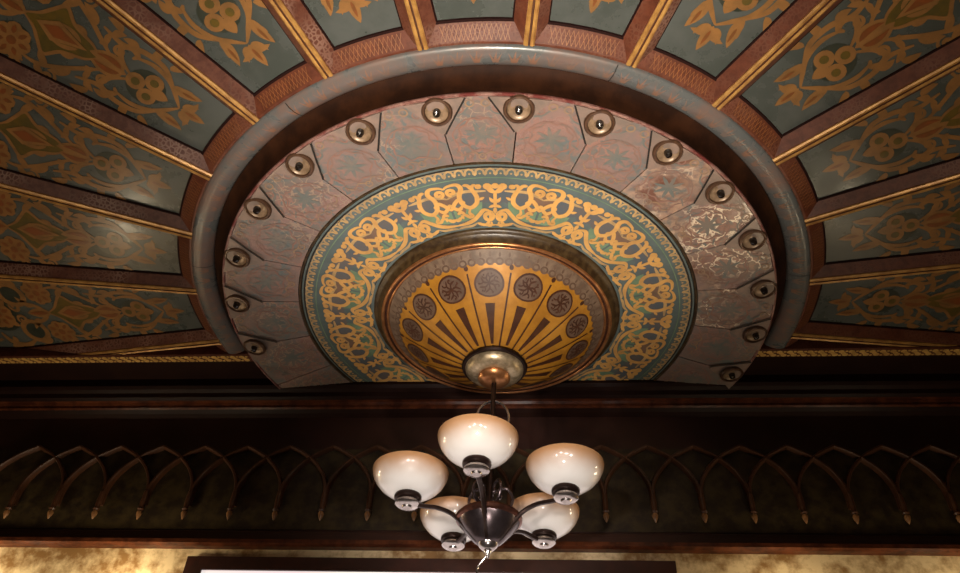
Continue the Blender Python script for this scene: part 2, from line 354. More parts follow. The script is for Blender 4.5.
bm = bmesh.new(); sweep_x(bm, [(WY, 3.115), (WY - .010, 3.108), (WY - .012, 3.092), (WY - .024, 3.086), (WY - .026, 3.066), (WY - .044, 3.058), (WY - .048, 3.040), (WY - .030, 3.034), (WY, 3.034)], X0, X1)
for f in bm.faces:
    if 3.03 < f.calc_center_median().z < 3.052: f.material_index = 1
struct(finish('trim_4', bm, ['frieze_brown', 'cornice_red'], smooth=False))
# window below the frieze
w = struct(empty('window_1', (0, 0, 0)))
bm = bmesh.new()
for lo, hi in (((WX0, WY - .03, WZ1 - .054), (WX1, .66, WZ1)), ((WX0, WY - .03, WZ0), (WX1, .66, WZ0 + .06)),
               ((WX0, WY - .03, WZ0 + .06), (WX0 + .07, .66, WZ1 - .054)), ((WX1 - .07, WY - .03, WZ0 + .06), (WX1, .66, WZ1 - .054))): box(bm, lo, hi)
finish('window_frame', bm, 'frame_wood', w, smooth=False)
bm = bmesh.new(); box(bm, (WX0 + .07, WY - .022, WZ0 + .06), (WX1 - .07, WY - .012, WZ1 - .054)); finish('window_pane', bm, 'pane', w, smooth=False)

# ------------------------------------------------------------------ frieze arcade
PER = 0.1935; NX = 15
PEND_Z, PEAK_Z = 3.165, 3.508
def arch_x(k): return -2.086 + PER * k     # pendant positions from the left
def build_arch(k, proto=[]):
    root = empty('frieze_arch', (arch_x(k), WY, PEND_Z))
    if not proto:
        h = PEAK_Z - PEND_Z
        for sg in (-1, 1):
            bm = bmesh.new()
            pts = [(-PER * sg, -.026, .055), (-PER * .995 * sg, -.026, .115), (-PER * .925 * sg, -.024, .175), (-PER * .73 * sg, -.022, .238), (-PER * .40 * sg, -.020, .297), (0, -.022, h - .004)]
            P = cr(pts, 7); secs = []
            for i, p in enumerate(P):
                d = (P[min(i + 1, len(P) - 1)] - P[max(i - 1, 0)]); d.y = 0; d.normalize(); nr = Vector((-d.z, 0, d.x)); t = i / (len(P) - 1)
                wd_ = .0095 - .0025 * t
                secs.append([bm.verts.new(q) for q in (p + nr * wd_ + Vector((0, .028, 0)), p + nr * wd_, p + nr * wd_ * .45 + Vector((0, -.009, 0)), p - nr * wd_ * .45 + Vector((0, -.009, 0)), p - nr * wd_, p - nr * wd_ + Vector((0, .028, 0)))])
            for a, b_ in zip(secs, secs[1:]):
                for j in range(5): bm.faces.new((a[j], a[j + 1], b_[j + 1], b_[j]))
            bm.faces.new(secs[0]); bm.faces.new(secs[-1]); bmesh.ops.recalc_face_normals(bm, faces=bm.faces)
            proto.append(finish('rib', bm, 'arch_wood', root))
        bm = bmesh.new(); revolve(bm, [(.0, .115), (.010, .110), (.012, .06), (.010, .035), (.014, .028), (.010, .021)], 12)
        s_ = finish('pendant', bm, 'arch_wood', root); s_.location = (0, -.030, 0); proto.append(s_)
        bm = bmesh.new(); revolve(bm, [(.008, .021), (.0125, .012), (.010, 0), (.004, -.014), (0, -.02)], 12)
        t_ = finish('pendant_tip', bm, 'arch_tip', s_); t_['label'] = 'pale gilded drop'; proto.append(t_)
    else:
        m_ = {}
        for o in proto:
            c = o.copy(); C.objects.link(c); c.parent = m_[o.parent] if o.parent in m_ else root; m_[o] = c
    return root
n_arch = 22
for k in range(n_arch):
    r_ = build_arch(k)
    tag(r_, 'carved pointed arch on the dark frieze, %s from its left end' % ORD[k], 'arch', 'carved arches along the frieze')
# greenish field behind the arches
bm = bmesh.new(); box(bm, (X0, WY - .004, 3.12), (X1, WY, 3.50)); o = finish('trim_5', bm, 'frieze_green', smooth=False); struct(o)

# ------------------------------------------------------------------ painted panels
RI, RO = 1.285, 2.85
def rib_half(r): return 0.055
def panel_map(u, v, lay):
    """u across (metres at r = 1.8), v = distance outwards from the inner border"""
    r = RI + v * 1.03 - .035; u *= 1.22; k = (r * math.tan(HALF)) / (1.8 * math.tan(HALF))
    return Vector((u * (0.35 + 0.65 * k), -r, ZP - 0.0007 * lay))
def panel_ornament(bm):
    d = Draw(bm, panel_map, True); s = Draw(bm, panel_map, False); d.fat = s.fat = 1.12
    G, O, K, T = 1, 2, 3, 4
    # inner drop flower
    s.leaf((0, .165), -pi / 2, .085, .030, G, 2); s.leaf((0, .15), -pi / 2, .05, .010, T, 4); d.leaf((.0, .15), -pi / 2 + .75, .06, .020, G, 2, .5); d.leaf((.004, .16), -.15, .055, .018, G, 2, -.7)
    d.leaf((.06, .225), -pi / 2 - .1, .10, .030, G, 2, .25); d.leaf((.052, .21), -pi / 2 + .55, .055, .018, G, 2); d.leaf((.06, .19), -pi/2 + .1, .05, .008, T, 4)
    d.stroke([(.0, .17), (.035, .20), (.07, .24), (.085, .30), (.07, .36)], .014, G, 2)
    d.stroke([(.06, .22), (.10, .27), (.105, .34), (.085, .40), (.10, .47)], .016, G, 2); d.leaf((.10, .30), .5, .055, .025, G, 2, -.6); d.leaf((.10, .36), .9, .05, .022, G, 2, .6)
    # three lobed flower
    s.disc((0, .285), .062, K, 1, 18); d.disc((.030, .27), .030, G, 2, 14); s.disc((0, .32), .030, G, 2, 14); d.disc((.030, .27), .014, O, 4, 10); s.disc((0, .32), .014, O, 4, 10); s.leaf((0, .265), -pi / 2, .055, .035, G, 2)
    d.stroke([(.012, .345), (.04, .385), (.075, .40), (.092, .375), (.08, .35), (.062, .36)], .017, G, 2)
    d.leaf((.0, .36), pi / 2 - .55, .11, .045, G, 2, .5); d.leaf((.008, .37), pi / 2 - .55, .08, .016, T, 4, .5); s.leaf((0, .35), pi / 2, .12, .03, G, 2)
    # olive vase
    s.shape([(0, .44), (.028, .47), (.05, .535), (.085, .575), (.06, .60), (.03, .625), (0, .67), (-.03, .625), (-.06, .60), (-.085, .575), (-.05, .535), (-.028, .47)], O, 2, (0, .56))
    d.stroke([(0, .44), (.028, .47), (.05, .535), (.085, .575), (.055, .605), (.025, .63), (0, .67)], .010, G, 3)
    d.stroke([(.02, .40), (.06, .46), (.095, .51), (.125, .575), (.12, .63)], .013, G, 2); d.leaf((.085, .49), .4, .07, .026, G, 2, .5); d.leaf((.115, .55), 1.9, .06, .02, G, 2, .5)
    d.stroke([(.035, .43), (.075, .45), (.10, .43)], .010, G, 2); d.disc((.105, .43), .012, G, 2, 8)
    for u, v, a_, l, w_, b_ in ((.128, .62, .6, .05, .020, .8), (.125, .58, -.4, .045, .018, -.5), (.045, .46, -.9, .045, .016, .4), (.035, .50, .3, .04, .016, .7), (.105, .255, -.4, .05, .02, -.6),
                                (.118, .42, .7, .055, .022, .6), (.09, .44, -.5, .045, .018, -.4), (.155, .70, .4, .05, .022, .7), (.16, .77, .7, .05, .022, .6), (.03, .72, 1.2, .07, .022, -.4), (.06, .83, 2.0, .07, .024, .5),
                                (.11, .90, -.2, .06, .022, .8), (.165, .95, .4, .06, .026, .7), (.06, 1.10, .2, .06, .022, .6), (.05, 1.16, 2.2, .06, .02, .4), (.19, 1.08, .6, .07, .03, .6), (.045, 1.21, .4, .05, .02, .5), (.20, 1.33, .5, .07, .03, .6)):
        d.leaf((u, v), a_, l, w_, G, 2, b_)
    d.spiral((.150, .535), .024, .006, 3.4, 1.2, .012, G, 2); d.spiral((.06, .40), .018, .005, 0, 1.2, .010, G, 2); d.spiral((.155, .63), .020, .005, 4, -1.2, .011, G, 2); d.spiral((.03, .80), .022, .005, 1, 1.2, .012, G, 2)
    s.shape([(0, .475), (.018, .53), (.035, .575), (0, .63), (-.035, .575), (-.018, .53)], G, 4, (0, .56)); s.shape([(0, .50), (.010, .54), (.020, .572), (0, .61), (-.020, .572), (-.010, .54)], T, 5, (0, .56)); d.leaf((.012, .50), .9, .075, .012, G, 3, .4)
    # rosettes and ringed stems
    d.disc((.098, .665), .056, K, 1, 16); d.flower((.098, .665), .056, 7, G, T, 2)
    d.ring((.088, .78), .048, .019, G, 2); d.disc((.088, .78), .036, K, 1, 14); d.leaf((.125, .735), .4, .06, .024, G, 2, .8)
    d.stroke([(.0, .67), (.03, .70), (.045, .745), (.04, .80)], .014, G, 2)
    s.leaf((0, .66), pi / 2, .10, .04, G, 2); s.leaf((0, .67), pi / 2, .08, .015, T, 4)
    d.stroke([(.13, .80), (.155, .86), (.135, .92), (.09, .94)], .018, G, 2); d.leaf((.15, .84), .3, .05, .02, G, 2); d.leaf((.15, .88), .9, .055, .022, G, 2, .5)
    # large centre flower with acanthus
    s.disc((0, .895), .085, K, 1, 20); s.disc((0, .895), .060, O, 2, 16); s.flower((0, .895), .068, 8, G, T, 3)
    d.spiral((.075, .985), .055, .012, -.6, 1.35, .019, G, 2); d.stroke([(.02, .95), (.03, 1.02), (.07, 1.055), (.12, 1.06), (.165, 1.02)], .018, G, 2)
    for a, l in ((.1, .08), (.6, .09), (1.1, .08)): d.leaf((.13, 1.03), a, l, .034, G, 2, .7)
    d.leaf((.0, .98), pi / 2 - .3, .16, .05, G, 2, -.3); d.leaf((.0, 1.0), pi / 2 - .3, .11, .017, T, 4, -.3); s.leaf((0, .97), pi / 2, .2, .035, O, 2)
    d.flower((.10, 1.165), .060, 6, G, T, 2); d.spiral((.175, 1.15), .045, .01, 2.2, -1.3, .018, G, 2)
    d.stroke([(.0, 1.12), (.05, 1.22), (.12, 1.27), (.19, 1.25)], .02, G, 2)
    for a in (.2, .7, 1.2): d.leaf((.15, 1.25), a, .09, .034, G, 2, .6)
    s.shape([(0, 1.18), (.05, 1.27), (.075, 1.33), (0, 1.43), (-.075, 1.33), (-.05, 1.27)], O, 2, (0, 1.31)); d.stroke([(0, 1.18), (.05, 1.27), (.075, 1.33), (0, 1.43)], .012, G, 3)
    d.flower((.13, 1.37), .055, 7, G, T, 2); d.ring((.06, 1.46), .04, .018, G, 2); d.leaf((.12, 1.43), 1.2, .09, .035, G, 2, -.6)
def build_panel_bm(orn=True):
    bm = bmesh.new(); t = math.tan(HALF)
    n = 10
    def arc(r, z, w): return [bm.verts.new(pol(a, r / cos(0) , z)) for a in [(-1 + 2 * i / n) * math.asin(w / r) for i in range(n + 1)]]
    rs = [RI - .002 + (RO - RI) * i / 12 for i in range(13)]
    lo = [arc(r, ZP, r * sin(HALF) - .050) for r in rs]; hi = [arc(r, ZP + .02, r * sin(HALF) - .050) for r in (rs[0], rs[-1])]
    for a, b_ in zip(lo, lo[1:]):
        for i in range(n): bm.faces.new((a[i], a[i + 1], b_[i + 1], b_[i]))
    for i in range(n):
        bm.faces.new((lo[0][i], hi[0][i], hi[0][i + 1], lo[0][i + 1])); bm.faces.new((lo[-1][i], lo[-1][i + 1], hi[1][i + 1], hi[1][i]))
        bm.faces.new((hi[0][i], hi[1][i], hi[1][i + 1], hi[0][i + 1]))
    bmesh.ops.recalc_face_normals(bm, faces=bm.faces)
    if orn: panel_ornament(bm)
    return bm
def build_border_bm():
    """sloping red border at a panel's inner end, with a painted trellis"""
    bm = bmesh.new()
    w0 = math.asin((1.222 * sin(HALF) - .012) / 1.222); w1 = math.asin((RI * sin(HALF) - .046) / RI); n = 12
    prof = [(1.222, ZC + .002, w0), (1.232, ZC + .001, w0 - .002), (1.281, ZP - .010, w1 + .002), (RI + .003, ZP - .008, w1), (RI + .004, ZP, w1)]
    rows = [[bm.verts.new(pol((-1 + 2 * i / n) * w_, r, z)) for i in range(n + 1)] for r, z, w_ in prof]
    for j, (a, b_) in enumerate(zip(rows, rows[1:])):
        for i in range(n): bm.faces.new((a[i], a[i + 1], b_[i + 1], b_[i])).material_index = 1 if j >= 2 else 0
    top = [[bm.verts.new(pol((-1 + 2 * i / n) * w_, r, ZP + .02)) for i in range(n + 1)] for r, w_ in ((1.222, w0), (RI + .004, w1))]
    for i in range(n):
        bm.faces.new((rows[0][i], top[0][i], top[0][i + 1], rows[0][i + 1])); bm.faces.new((rows[-1][i], rows[-1][i + 1], top[1][i + 1], top[1][i])); bm.faces.new((top[0][i], top[1][i], top[1][i + 1], top[0][i + 1]))
    bmesh.ops.recalc_face_normals(bm, faces=bm.faces)
    def f(u, v, lay):
        r = 1.232 + .049 * v; return pol(u, r, ZC + .001 + .031 * v - .0014 * lay)
    d = Draw(bm, f)
    for k in range(-9, 10):
        a = k * .0112
        if abs(a) < w1 - .01:
            for sg in (1, -1): d.stroke([(a - .0056 * sg, .1), (a + .0056 * sg, .9)], .0013, 2, 1, n=2, taper=1)
    return bm
side_w = lambda k: ('left' if k < 0 else 'right')
panel_src = border_src = None
for idx, k in enumerate(range(-7, 8)):
    a = k * STEP; cutp = abs(k) >= 6
    if panel_src is None or cutp:
        pb, bb = build_panel_bm(), build_border_bm()
        if cutp: local_clip(pb, a, TRIM_Y); local_clip(bb, a, TRIM_Y)
        p = finish('ceiling_panel', pb, ['panel_ground', 'panel_scroll', 'panel_olive', 'panel_shade', 'panel_rust'], smooth=False)
        q = finish('border_strip', bb, ['beam_red', 'beam_edge', 'lattice'], p, smooth=False)
        if not cutp: panel_src, border_src = p, q
    else:
        p = panel_src.copy(); C.objects.link(p); q = border_src.copy(); C.objects.link(q); q.parent = p
    p.rotation_euler = (0, 0, a)
    if k == 0: lb = 'grey-green painted panel with gold arabesque, directly above the middle of the medallion'
    elif abs(k) == 7: lb = 'narrow dark sliver of painted panel just above the %s gilt trim' % side_w(k)
    else: lb = 'grey-green scrollwork ceiling panel, %s from the topmost one on the %s' % (ORD[abs(k) - 1], side_w(k))
    tag(p, lb, 'panel', 'painted panels radiating from the medallion')

# ------------------------------------------------------------------ radial ribs
def build_rib_bm():
    bm = bmesh.new(); y0, y1 = -1.222, -RO
    prof = [(-.056, ZP + .02), (-.056, ZP - .004), (-.0515, ZP - .008), (-.0185, ZC + .003), (.0185, ZC + .003), (.0515, ZP - .008), (.056, ZP - .004), (.056, ZP + .02)]
    n = len(prof); M = 14
    secs = []
    for i in range(M + 1):
        y = y0 + (y1 - y0) * i / M
        secs.append([bm.verts.new((x, y - (abs(x) * .9 if i == 0 and abs(x) > .03 else 0), z)) for x, z in prof])
    mi = [1, 1, 2, 0, 3, 1, 1, 0]
    for a, b_ in zip(secs, secs[1:]):
        for j in range(n): bm.faces.new((a[j], a[(j + 1) % n], b_[(j + 1) % n], b_[j])).material_index = mi[j]
    bm.faces.new(secs[0]); bm.faces.new(secs[-1]); bmesh.ops.recalc_face_normals(bm, faces=bm.faces); return bm
def build_gilt_bm():
    bm = bmesh.new(); y0, y1 = -1.224, -RO
    prof = [(-.0165, ZC + .004), (-.0165, ZC - .002), (-.011, ZC - .006), (-.0035, ZC - .004), (-.0015, ZC + .0005), (.0015, ZC + .0005), (.0035, ZC - .004), (.011, ZC - .006), (.0165, ZC - .002), (.0165, ZC + .004)]
    a = [bm.verts.new((x, y0, z)) for x, z in prof]; b_ = [bm.verts.new((x, y1, z)) for x, z in prof]; n = len(prof)
    for j in range(n):
        bm.faces.new((a[j], a[(j + 1) % n], b_[(j + 1) % n], b_[j])).material_index = 1 if j in (3, 4, 5) else 0
    bm.faces.new(a); bm.faces.new(b_); bmesh.ops.recalc_face_normals(bm, faces=bm.faces); return bm
rib_src = gilt_src = None
for k in range(-7, 7):
    a = (k + .5) * STEP; cutp = k in (-7, 6)
    if rib_src is None or cutp:
        rb, gb = build_rib_bm(), build_gilt_bm()
        if cutp: local_clip(rb, a, TRIM_Y - .002); local_clip(gb, a, TRIM_Y - .002)
        p = finish('ceiling_rib', rb, ['beam_red', 'beam_edge', 'beam_red', 'beam_pink'], smooth=False)
        q = finish('gilt_strip', gb, ['gilt', 'gilt_groove'], p, smooth=False); q['label'] = 'pair of gilded beads along the rib'
        if not cutp: rib_src, gilt_src = p, q
    else:
        p = rib_src.copy(); C.objects.link(p); q = gilt_src.copy(); C.objects.link(q); q.parent = p
    p.rotation_euler = (0, 0, a)
    i_ = k + .5; n_ = int(abs(i_) + .5)
    tag(p, 'dark red ceiling rib with gilt bead, %s from top on the %s' % (ORD[n_ - 1], side_w(i_)), 'ceiling rib', 'radial ribs between the painted panels')

# ------------------------------------------------------------------ medallion: outer ring moulding and cove
prof = [(1.224, ZC + .03), (1.224, ZC - .002), (1.218, ZC - .008), (1.204, ZC - .0105), (1.186, ZC - .009), (1.166, ZC - .002), (1.150, ZC + .008), (1.143, ZC + .018), (1.143, ZC + .03)]
bm = bmesh.new(); revolve(bm, prof, 240, closed_prof=True)
def moulding_z(r):
    for (r0, z0), (r1, z1) in zip(prof[1:], prof[2:]):
        if r1 <= r <= r0: return z1 + (z0 - z1) * (r - r1) / max(1e-9, r0 - r1)
    return ZC
d = Draw(bm, lambda u, v, lay: pol(u, 1.158 + .055 * v, moulding_z(1.158 + .055 * v) - .0008 * lay))
rnd = random.Random(4)
for k in range(128):
    a = 2 * pi * k / 128
    for da, l, w_ in ((0, .85, .011), (-.011, .7, .010), (.011, .7, .010)):
        pts = [(a + da * .2, .05), (a + da * .8, .05 + l * .5), (a + da * (1.5 if da else 1) + .003 * (1 if da == 0 else 0), .05 + l)]
        # width is in radians here
        P = cr([Vector((p[0], p[1])) for p in pts], 4); m_ = len(P)
        va = [bm.verts.new(d.f(p.x - w_ * .5 * (1 - i / m_) , p.y, 1)) for i, p in enumerate(P)]; vb = [bm.verts.new(d.f(p.x + w_ * .5 * (1 - i / m_), p.y, 1)) for i, p in enumerate(P)]
        for i in range(m_ - 1): bm.faces.new((va[i], va[i + 1], vb[i + 1], vb[i])).material_index = 1
for a in (R(-31), R(20.5), R(80), R(-75)):
    va = [bm.verts.new(pol(a, r, moulding_z(r) - .0025)) for r in (1.22, 1.2, 1.178, 1.158, 1.146)]; vb = [bm.verts.new(pol(a + .0028, r, moulding_z(r) - .0025)) for r in (1.22, 1.2, 1.178, 1.158, 1.146)]
    for i in range(4): bm.faces.new((va[i], va[i + 1], vb[i + 1], vb[i])).material_index = 2
clip(bm, TRIM_Y - .004)
tag(finish('ring_molding', bm, ['ring_blue', 'ring_tuft', 'seam_and_shadow'], angle=50), 'rounded blue-grey ring moulding with faded pink tufts around the medallion', 'moulding')
ZM = 3.742
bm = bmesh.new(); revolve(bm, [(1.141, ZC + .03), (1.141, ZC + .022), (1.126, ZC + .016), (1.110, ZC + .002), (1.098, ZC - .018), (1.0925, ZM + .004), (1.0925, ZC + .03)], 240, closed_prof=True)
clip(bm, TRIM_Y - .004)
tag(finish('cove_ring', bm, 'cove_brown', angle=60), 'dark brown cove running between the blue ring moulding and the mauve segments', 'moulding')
bm = bmesh.new(); revolve(bm, [(1.0915, ZM + .03), (1.0915, ZM - .001), (1.088, ZM - .005), (1.083, ZM - .004), (1.081, ZM + .001), (1.081, ZM + .03)], 240, closed_prof=True)
clip(bm, CUT_Y - .003)
tag(finish('edge_bead', bm, 'maroon_rim'), 'thin maroon bead around the outer edge of the mauve segments', 'moulding')

# ------------------------------------------------------------------ mauve segments with socket plates
RS0, RS1 = 0.803, 1.080
def seg_z(r): return ZM + .030 * (RS1 - r) / (RS1 - RS0)
SEAMS = [R(x) for x in (-126.5, -111.5, -96.6, -81.3, -66.6, -51.2, -36.3, -21.8, -7.3, 6.9, 21.2, 35.2, 49.5, 64.2, 79.2, 93.9, 108.6, 123.6)]
def build_segment_bm(half):
    bm = bmesh.new(); g = .0022; n = 14
    rows = []
    for j in range(9):
        r = RS0 + (RS1 - RS0) * j / 8
        rows.append([bm.verts.new(pol((-1 + 2 * i / n) * (half - g / r), r, seg_z(r))) for i in range(n + 1)])
    top = [[bm.verts.new(pol((-1 + 2 * i / n) * (half - g / r), r, ZM + .05)) for i in range(n + 1)] for r in (RS0, RS1)]
    for p_, q_ in zip(rows, rows[1:]):
        for i in range(n): bm.faces.new((p_[i], p_[i + 1], q_[i + 1], q_[i]))
    for i in range(n):
        bm.faces.new((rows[0][i], top[0][i], top[0][i + 1], rows[0][i + 1])); bm.faces.new((rows[-1][i], rows[-1][i + 1], top[1][i + 1], top[1][i])); bm.faces.new((top[0][i], top[1][i], top[1][i + 1], top[0][i + 1]))
    for i in (0, n):
        col = [r[i] for r in rows]; bm.faces.new(col + [top[1][i], top[0][i]])
    bmesh.ops.recalc_face_normals(bm, faces=bm.faces)
    d = Draw(bm, lambda u, v, lay: Vector((u, -v, seg_z(math.hypot(u, v)) - .001 - .0007 * lay)), True); s = Draw(bm, lambda u, v, lay: Vector((u, -v, seg_z(math.hypot(u, v)) - .001 - .0007 * lay)))
    # faded star flower, lozenges and curls
    for k in range(8): s.leaf((0, .925), pi / 8 + k * pi / 4, .055, .013, 1, 1)
    for k in range(8): s.stroke([(.062 * cos(k * pi / 4), .925 + .062 * sin(k * pi / 4)), (.074 * cos((k + .5) * pi / 4), .925 + .074 * sin((k + .5) * pi / 4)), (.062 * cos((k + 1) * pi / 4), .925 + .062 * sin((k + 1) * pi / 4))], .006, 2, 1, n=2, taper=1)
    d.stroke([(0, .83), (.03, .85), (.06, .835), (.085, .86)], .006, 3, 1); d.spiral((.045, .828), .018, .005, 0, 1.2, .006, 2, 1); d.ring((.0, .83), .012, .005, 3, 1)
    d.stroke([(0, 1.065), (.03, 1.04), (.05, 1.015), (.085, 1.0), (.10, .95)], .006, 1, 1); d.ring((.025, 1.055), .013, .006, 3, 2); d.spiral((.06, 1.03), .016, .004, 1, 1.2, .006, 2, 1)
    d.stroke([(.0, 1.0), (.05, .985), (.09, .93), (.075, .88), (.085, .84)], .005, 2, 1); d.stroke([(.07, .92), (.10, .90)], .006, 1, 1)
    return bm
for idx, k in enumerate(range(-8, 9)):
    a = (SEAMS[idx] + SEAMS[idx + 1]) / 2; flaked = k in (3, 4, 5, 6); cutp = abs(k) >= 7
    bm = build_segment_bm((SEAMS[idx + 1] - SEAMS[idx]) / 2)
    if cutp: local_clip(bm, a, CUT_Y - .003)
    p = finish('medallion_segment', bm, ['mauve_flaked' if flaked else 'mauve', 'mauve_line', 'mauve_pink', 'mauve_tan'], smooth=False)
    p.rotation_euler = (0, 0, a)
    if k == 0: lb = 'faded mauve segment at the top middle of the medallion between two lamp sockets'
    else: lb = 'faded mauve painted segment%s, %s from the middle one on the %s' % (' with pale flaking cracks' if flaked else '', ORD[abs(k) - 1], side_w(k))
    tag(p, lb, 'segment', 'mauve segments around the medallion')
def build_plate_bm(sg):
    bm = bmesh.new(); z0, z1 = ZM - .001, ZM - .009
    out = [(-.098, -1.079), (-.06, -1.0805), (0, -1.081), (.06, -1.0805), (.098, -1.079), (.050, -1.015), (.006, -.945), (-.006, -.945), (-.050, -1.015)]
    for lst in (out,):
        pz = lambda y: seg_z(-y) - ZM
        lo = [bm.verts.new((x, y, z1 + pz(y))) for x, y in lst]; hi = [bm.verts.new((x * 1.03, y, z0 + pz(y))) for x, y in lst]
        bm.faces.new(lo)
        n = len(lst)
        for i in range(n): bm.faces.new((lo[i], hi[i], hi[(i + 1) % n], lo[(i + 1) % n])).material_index = 0
    bmesh.ops.recalc_face_normals(bm, faces=bm.faces)
    d = Draw(bm, lambda u, v, lay: Vector((u, -v, z1 + seg_z(v) - ZM - .0006 * lay)))
    d.stroke([(-.098 * sg, 1.078), (-.052 * sg, 1.012), (-.006 * sg, .944)], .006, 1, 1, n=3, taper=1)  # dark stroke paints the shadow along one sloping edge of the plate
    return bm
# ------------------------------------------------------------------ lamp sockets
def build_socket(root):
    bm = bmesh.new(); revolve(bm, [(.050, 0), (.050, -.006), (.046, -.011), (.040, -.012), (.0375, -.008), (.036, .0), (.050, 0)], 32); rim = finish('socket_rim', bm, 'socket_dark', root)
    bm = bmesh.new(); revolve(bm, [(.0365, -.007), (.034, -.0045), (.026, -.0015), (.016, -.001), (.013, -.004), (.0, -.004)], 32); dish = finish('dish', bm, 'socket_tan', root)
    bm = bmesh.new(); revolve(bm, [(.013, -.003), (.0135, -.010), (.011, -.022), (.0, -.027)], 20); bulb = finish('bulb', bm, 'bulb_dark', root)
    return [rim, dish, bulb]
proto = None; plates = {}
for k in range(-7, 8):
    a = SEAMS[k + 9]; sg = 1 if a > 0 else -1
    root = empty('lamp_socket', (0, 0, 0), a)
    if sg in plates:
        c = plates[sg].copy(); C.objects.link(c); c.parent = root
    else: plates[sg] = finish('socket_plate', build_plate_bm(sg), ['mauve_plate', 'seam_and_shadow'], root, smooth=False)
    if proto is None:
        proto = build_socket(root)
        for o in proto: o.location = (0, -1.041, ZM - .0045); o.rotation_euler = (-.10, 0, 0)
    else:
        for o in proto:
            c = o.copy(); C.objects.link(c); c.parent = root
    i_ = k + .5; n_ = int(abs(i_) + .5)
    tag(root, 'round lamp socket with dark centre, %s from the medallion top on the %s' % (ORD[n_ - 1], side_w(i_)), 'lamp socket', 'lamp sockets around the medallion')

# ------------------------------------------------------------------ green and gold border ring
RG0, RG1, ZG = 0.498, 0.789, 3.776
bm = bmesh.new()
rs = [RG0 + (RG1 - RG0) * i / 8 for i in range(9)]
prof = [(r, ZG) for r in rs] + [(RG1, ZG + .02), (RG0, ZG + .02)]
revolve(bm, prof, 240, closed_prof=True)
AV0, AV1 = 0.522, 0.715
NREP = 12; UW = pi / NREP         # half unit in radians
def arab(rep):
    ac = 2 * pi * rep / NREP + R(2.6)
    H = AV1 - AV0
    # local u,v in metres at the mid radius
    rm = .62
    f = lambda u, v, lay: pol(ac + u / rm, AV0 + v * 1.03, ZG - .0006 * lay)
    d = Draw(bm, f, True); s = Draw(bm, f)
    G, T, SL, MV, PL = 1, 2, 3, 4, 5
    W = .0165; hw = UW * rm      # half width .162
    # coloured fields
    d.shape([(.0, .075), (.03, .10), (.055, .085), (.07, .12), (.05, .165), (0, .17)], SL, 1, (.01, .12))
    d.shape([(.045, .10), (.05, .06), (.08, .035), (.12, .02), (.158, .02), (.158, .07), (.13, .085), (.09, .09)], T, 1, (.10, .055))
    d.disc((.090, .125), .030, SL, 1, 14, .042); d.shape([(.118, .16), (.125, .10), (.162, .085), (.162, .16)], MV, 1); d.disc((.128, .07), .02, MV, 1, 10)
    # palmette at the unit centre
    s.stroke([(0, .075), (0, .15)], .012, G, 3, taper=1); d.leaf((0, .14), .5, .05, .02, G, 3, .5); d.disc((.024, .168), .014, G, 3, 10); s.disc((0, .17), .012, G, 3); d.leaf((0, .10), .2, .028, .014, G, 3, .6); s.leaf((0, .075), -pi / 2, .03, .014, G, 3); d.leaf((0, .085), -.4, .026, .012, G, 3)
    # lower hearts
    d.spiral((.026, .035), .022, .006, 2.4, 1.35, W, G, 3); d.spiral((.026, .0), .012, .004, 2.4, 1.0, W * .8, G, 3)
    d.stroke([(.008, .052), (.04, .064), (.060, .045), (.085, .022), (.12, .008), (hw, .004)], W, G, 3)
    d.stroke([(.0, -.006), (.05, -.004), (.075, .006)], W * .8, G, 3); d.stroke([(.075, .006), (.10, -.006), (.14, -.008), (hw, -.012)], W * .6, PL, 3)
    # U loops
    d.stroke([(.052, .165), (.066, .176), (.074, .160), (.062, .125), (.066, .095), (.090, .078), (.114, .095), (.120, .13), (.108, .165), (.12, .185), (.15, .182), (hw, .172)], W, G, 3)
    d.stroke([(.030, .148), (.062, .148), (.10, .150), (.14, .140), (hw, .128)], W * .75, PL, 2)
    d.stroke([(.074, .155), (.085, .175), (.10, .178)], W * .8, G, 3); d.disc((.053, .168), .011, G, 3, 9)
    # links between units
    d.stroke([(.114, .095), (.132, .075), (.150, .085), (hw, .105)], W * .9, G, 3); d.stroke([(.120, .125), (.142, .105), (hw, .075)], W * .9, G, 3)
    d.spiral((.142, .155), .016, .004, -1.5, 1.2, W * .8, G, 3)
    d.stroke([(.090, .078), (.098, .055), (.088, .040), (.102, .036), (.118, .048), (.135, .040)], W * .8, G, 3); d.stroke([(.118, .048), (.128, .062), (.145, .055)], W * .8, G, 3); d.stroke([(.135, .04), (.15, .028), (hw, .034)], W * .9, G, 3)
    for u, v, a_ in ((.07, .03, -.6), (.055, .11, 2.6), (.105, .10, .8), (.126, .03, 1.2)): d.leaf((u, v), a_, .022, .011, G, 3)
for rep in range(NREP): arab(rep)
# beaded scallop border and inner tooth border
d = Draw(bm, lambda u, v, lay: pol(u / .755, .742 + v, ZG - .0006 * lay))
# dark outer edge, pale scallops
nb = 132
for k in range(nb):
    if k % 3 == 2: pass
    u = 2 * pi * .755 * k / nb; w_ = 2 * pi * .755 / nb
    d.stroke([(u + .1 * w_, .006), (u + .16 * w_, .022), (u + .5 * w_, .030), (u + .84 * w_, .022), (u + .9 * w_, .006)], .0078, 5, 2, n=3, taper=1)
    d.disc((u + .5 * w_, .010), .0042, 5, 2, 7); d.disc((u, .006), .005, 5, 2, 7)
for rr, w_, mi_ in ((.779, .006, 6), (.733, .004, 2), (.772, .003, 5), (.512, .003, 6)):
    va = [bm.verts.new(pol(2 * pi * i / 240, rr - w_ / 2, ZG - .0012)) for i in range(240)]; vb = [bm.verts.new(pol(2 * pi * i / 240, rr + w_ / 2, ZG - .0012)) for i in range(240)]
    for i in range(240): bm.faces.new((va[i], va[(i + 1) % 240], vb[(i + 1) % 240], vb[i])).material_index = mi_
clip(bm, CUT_Y - .003)
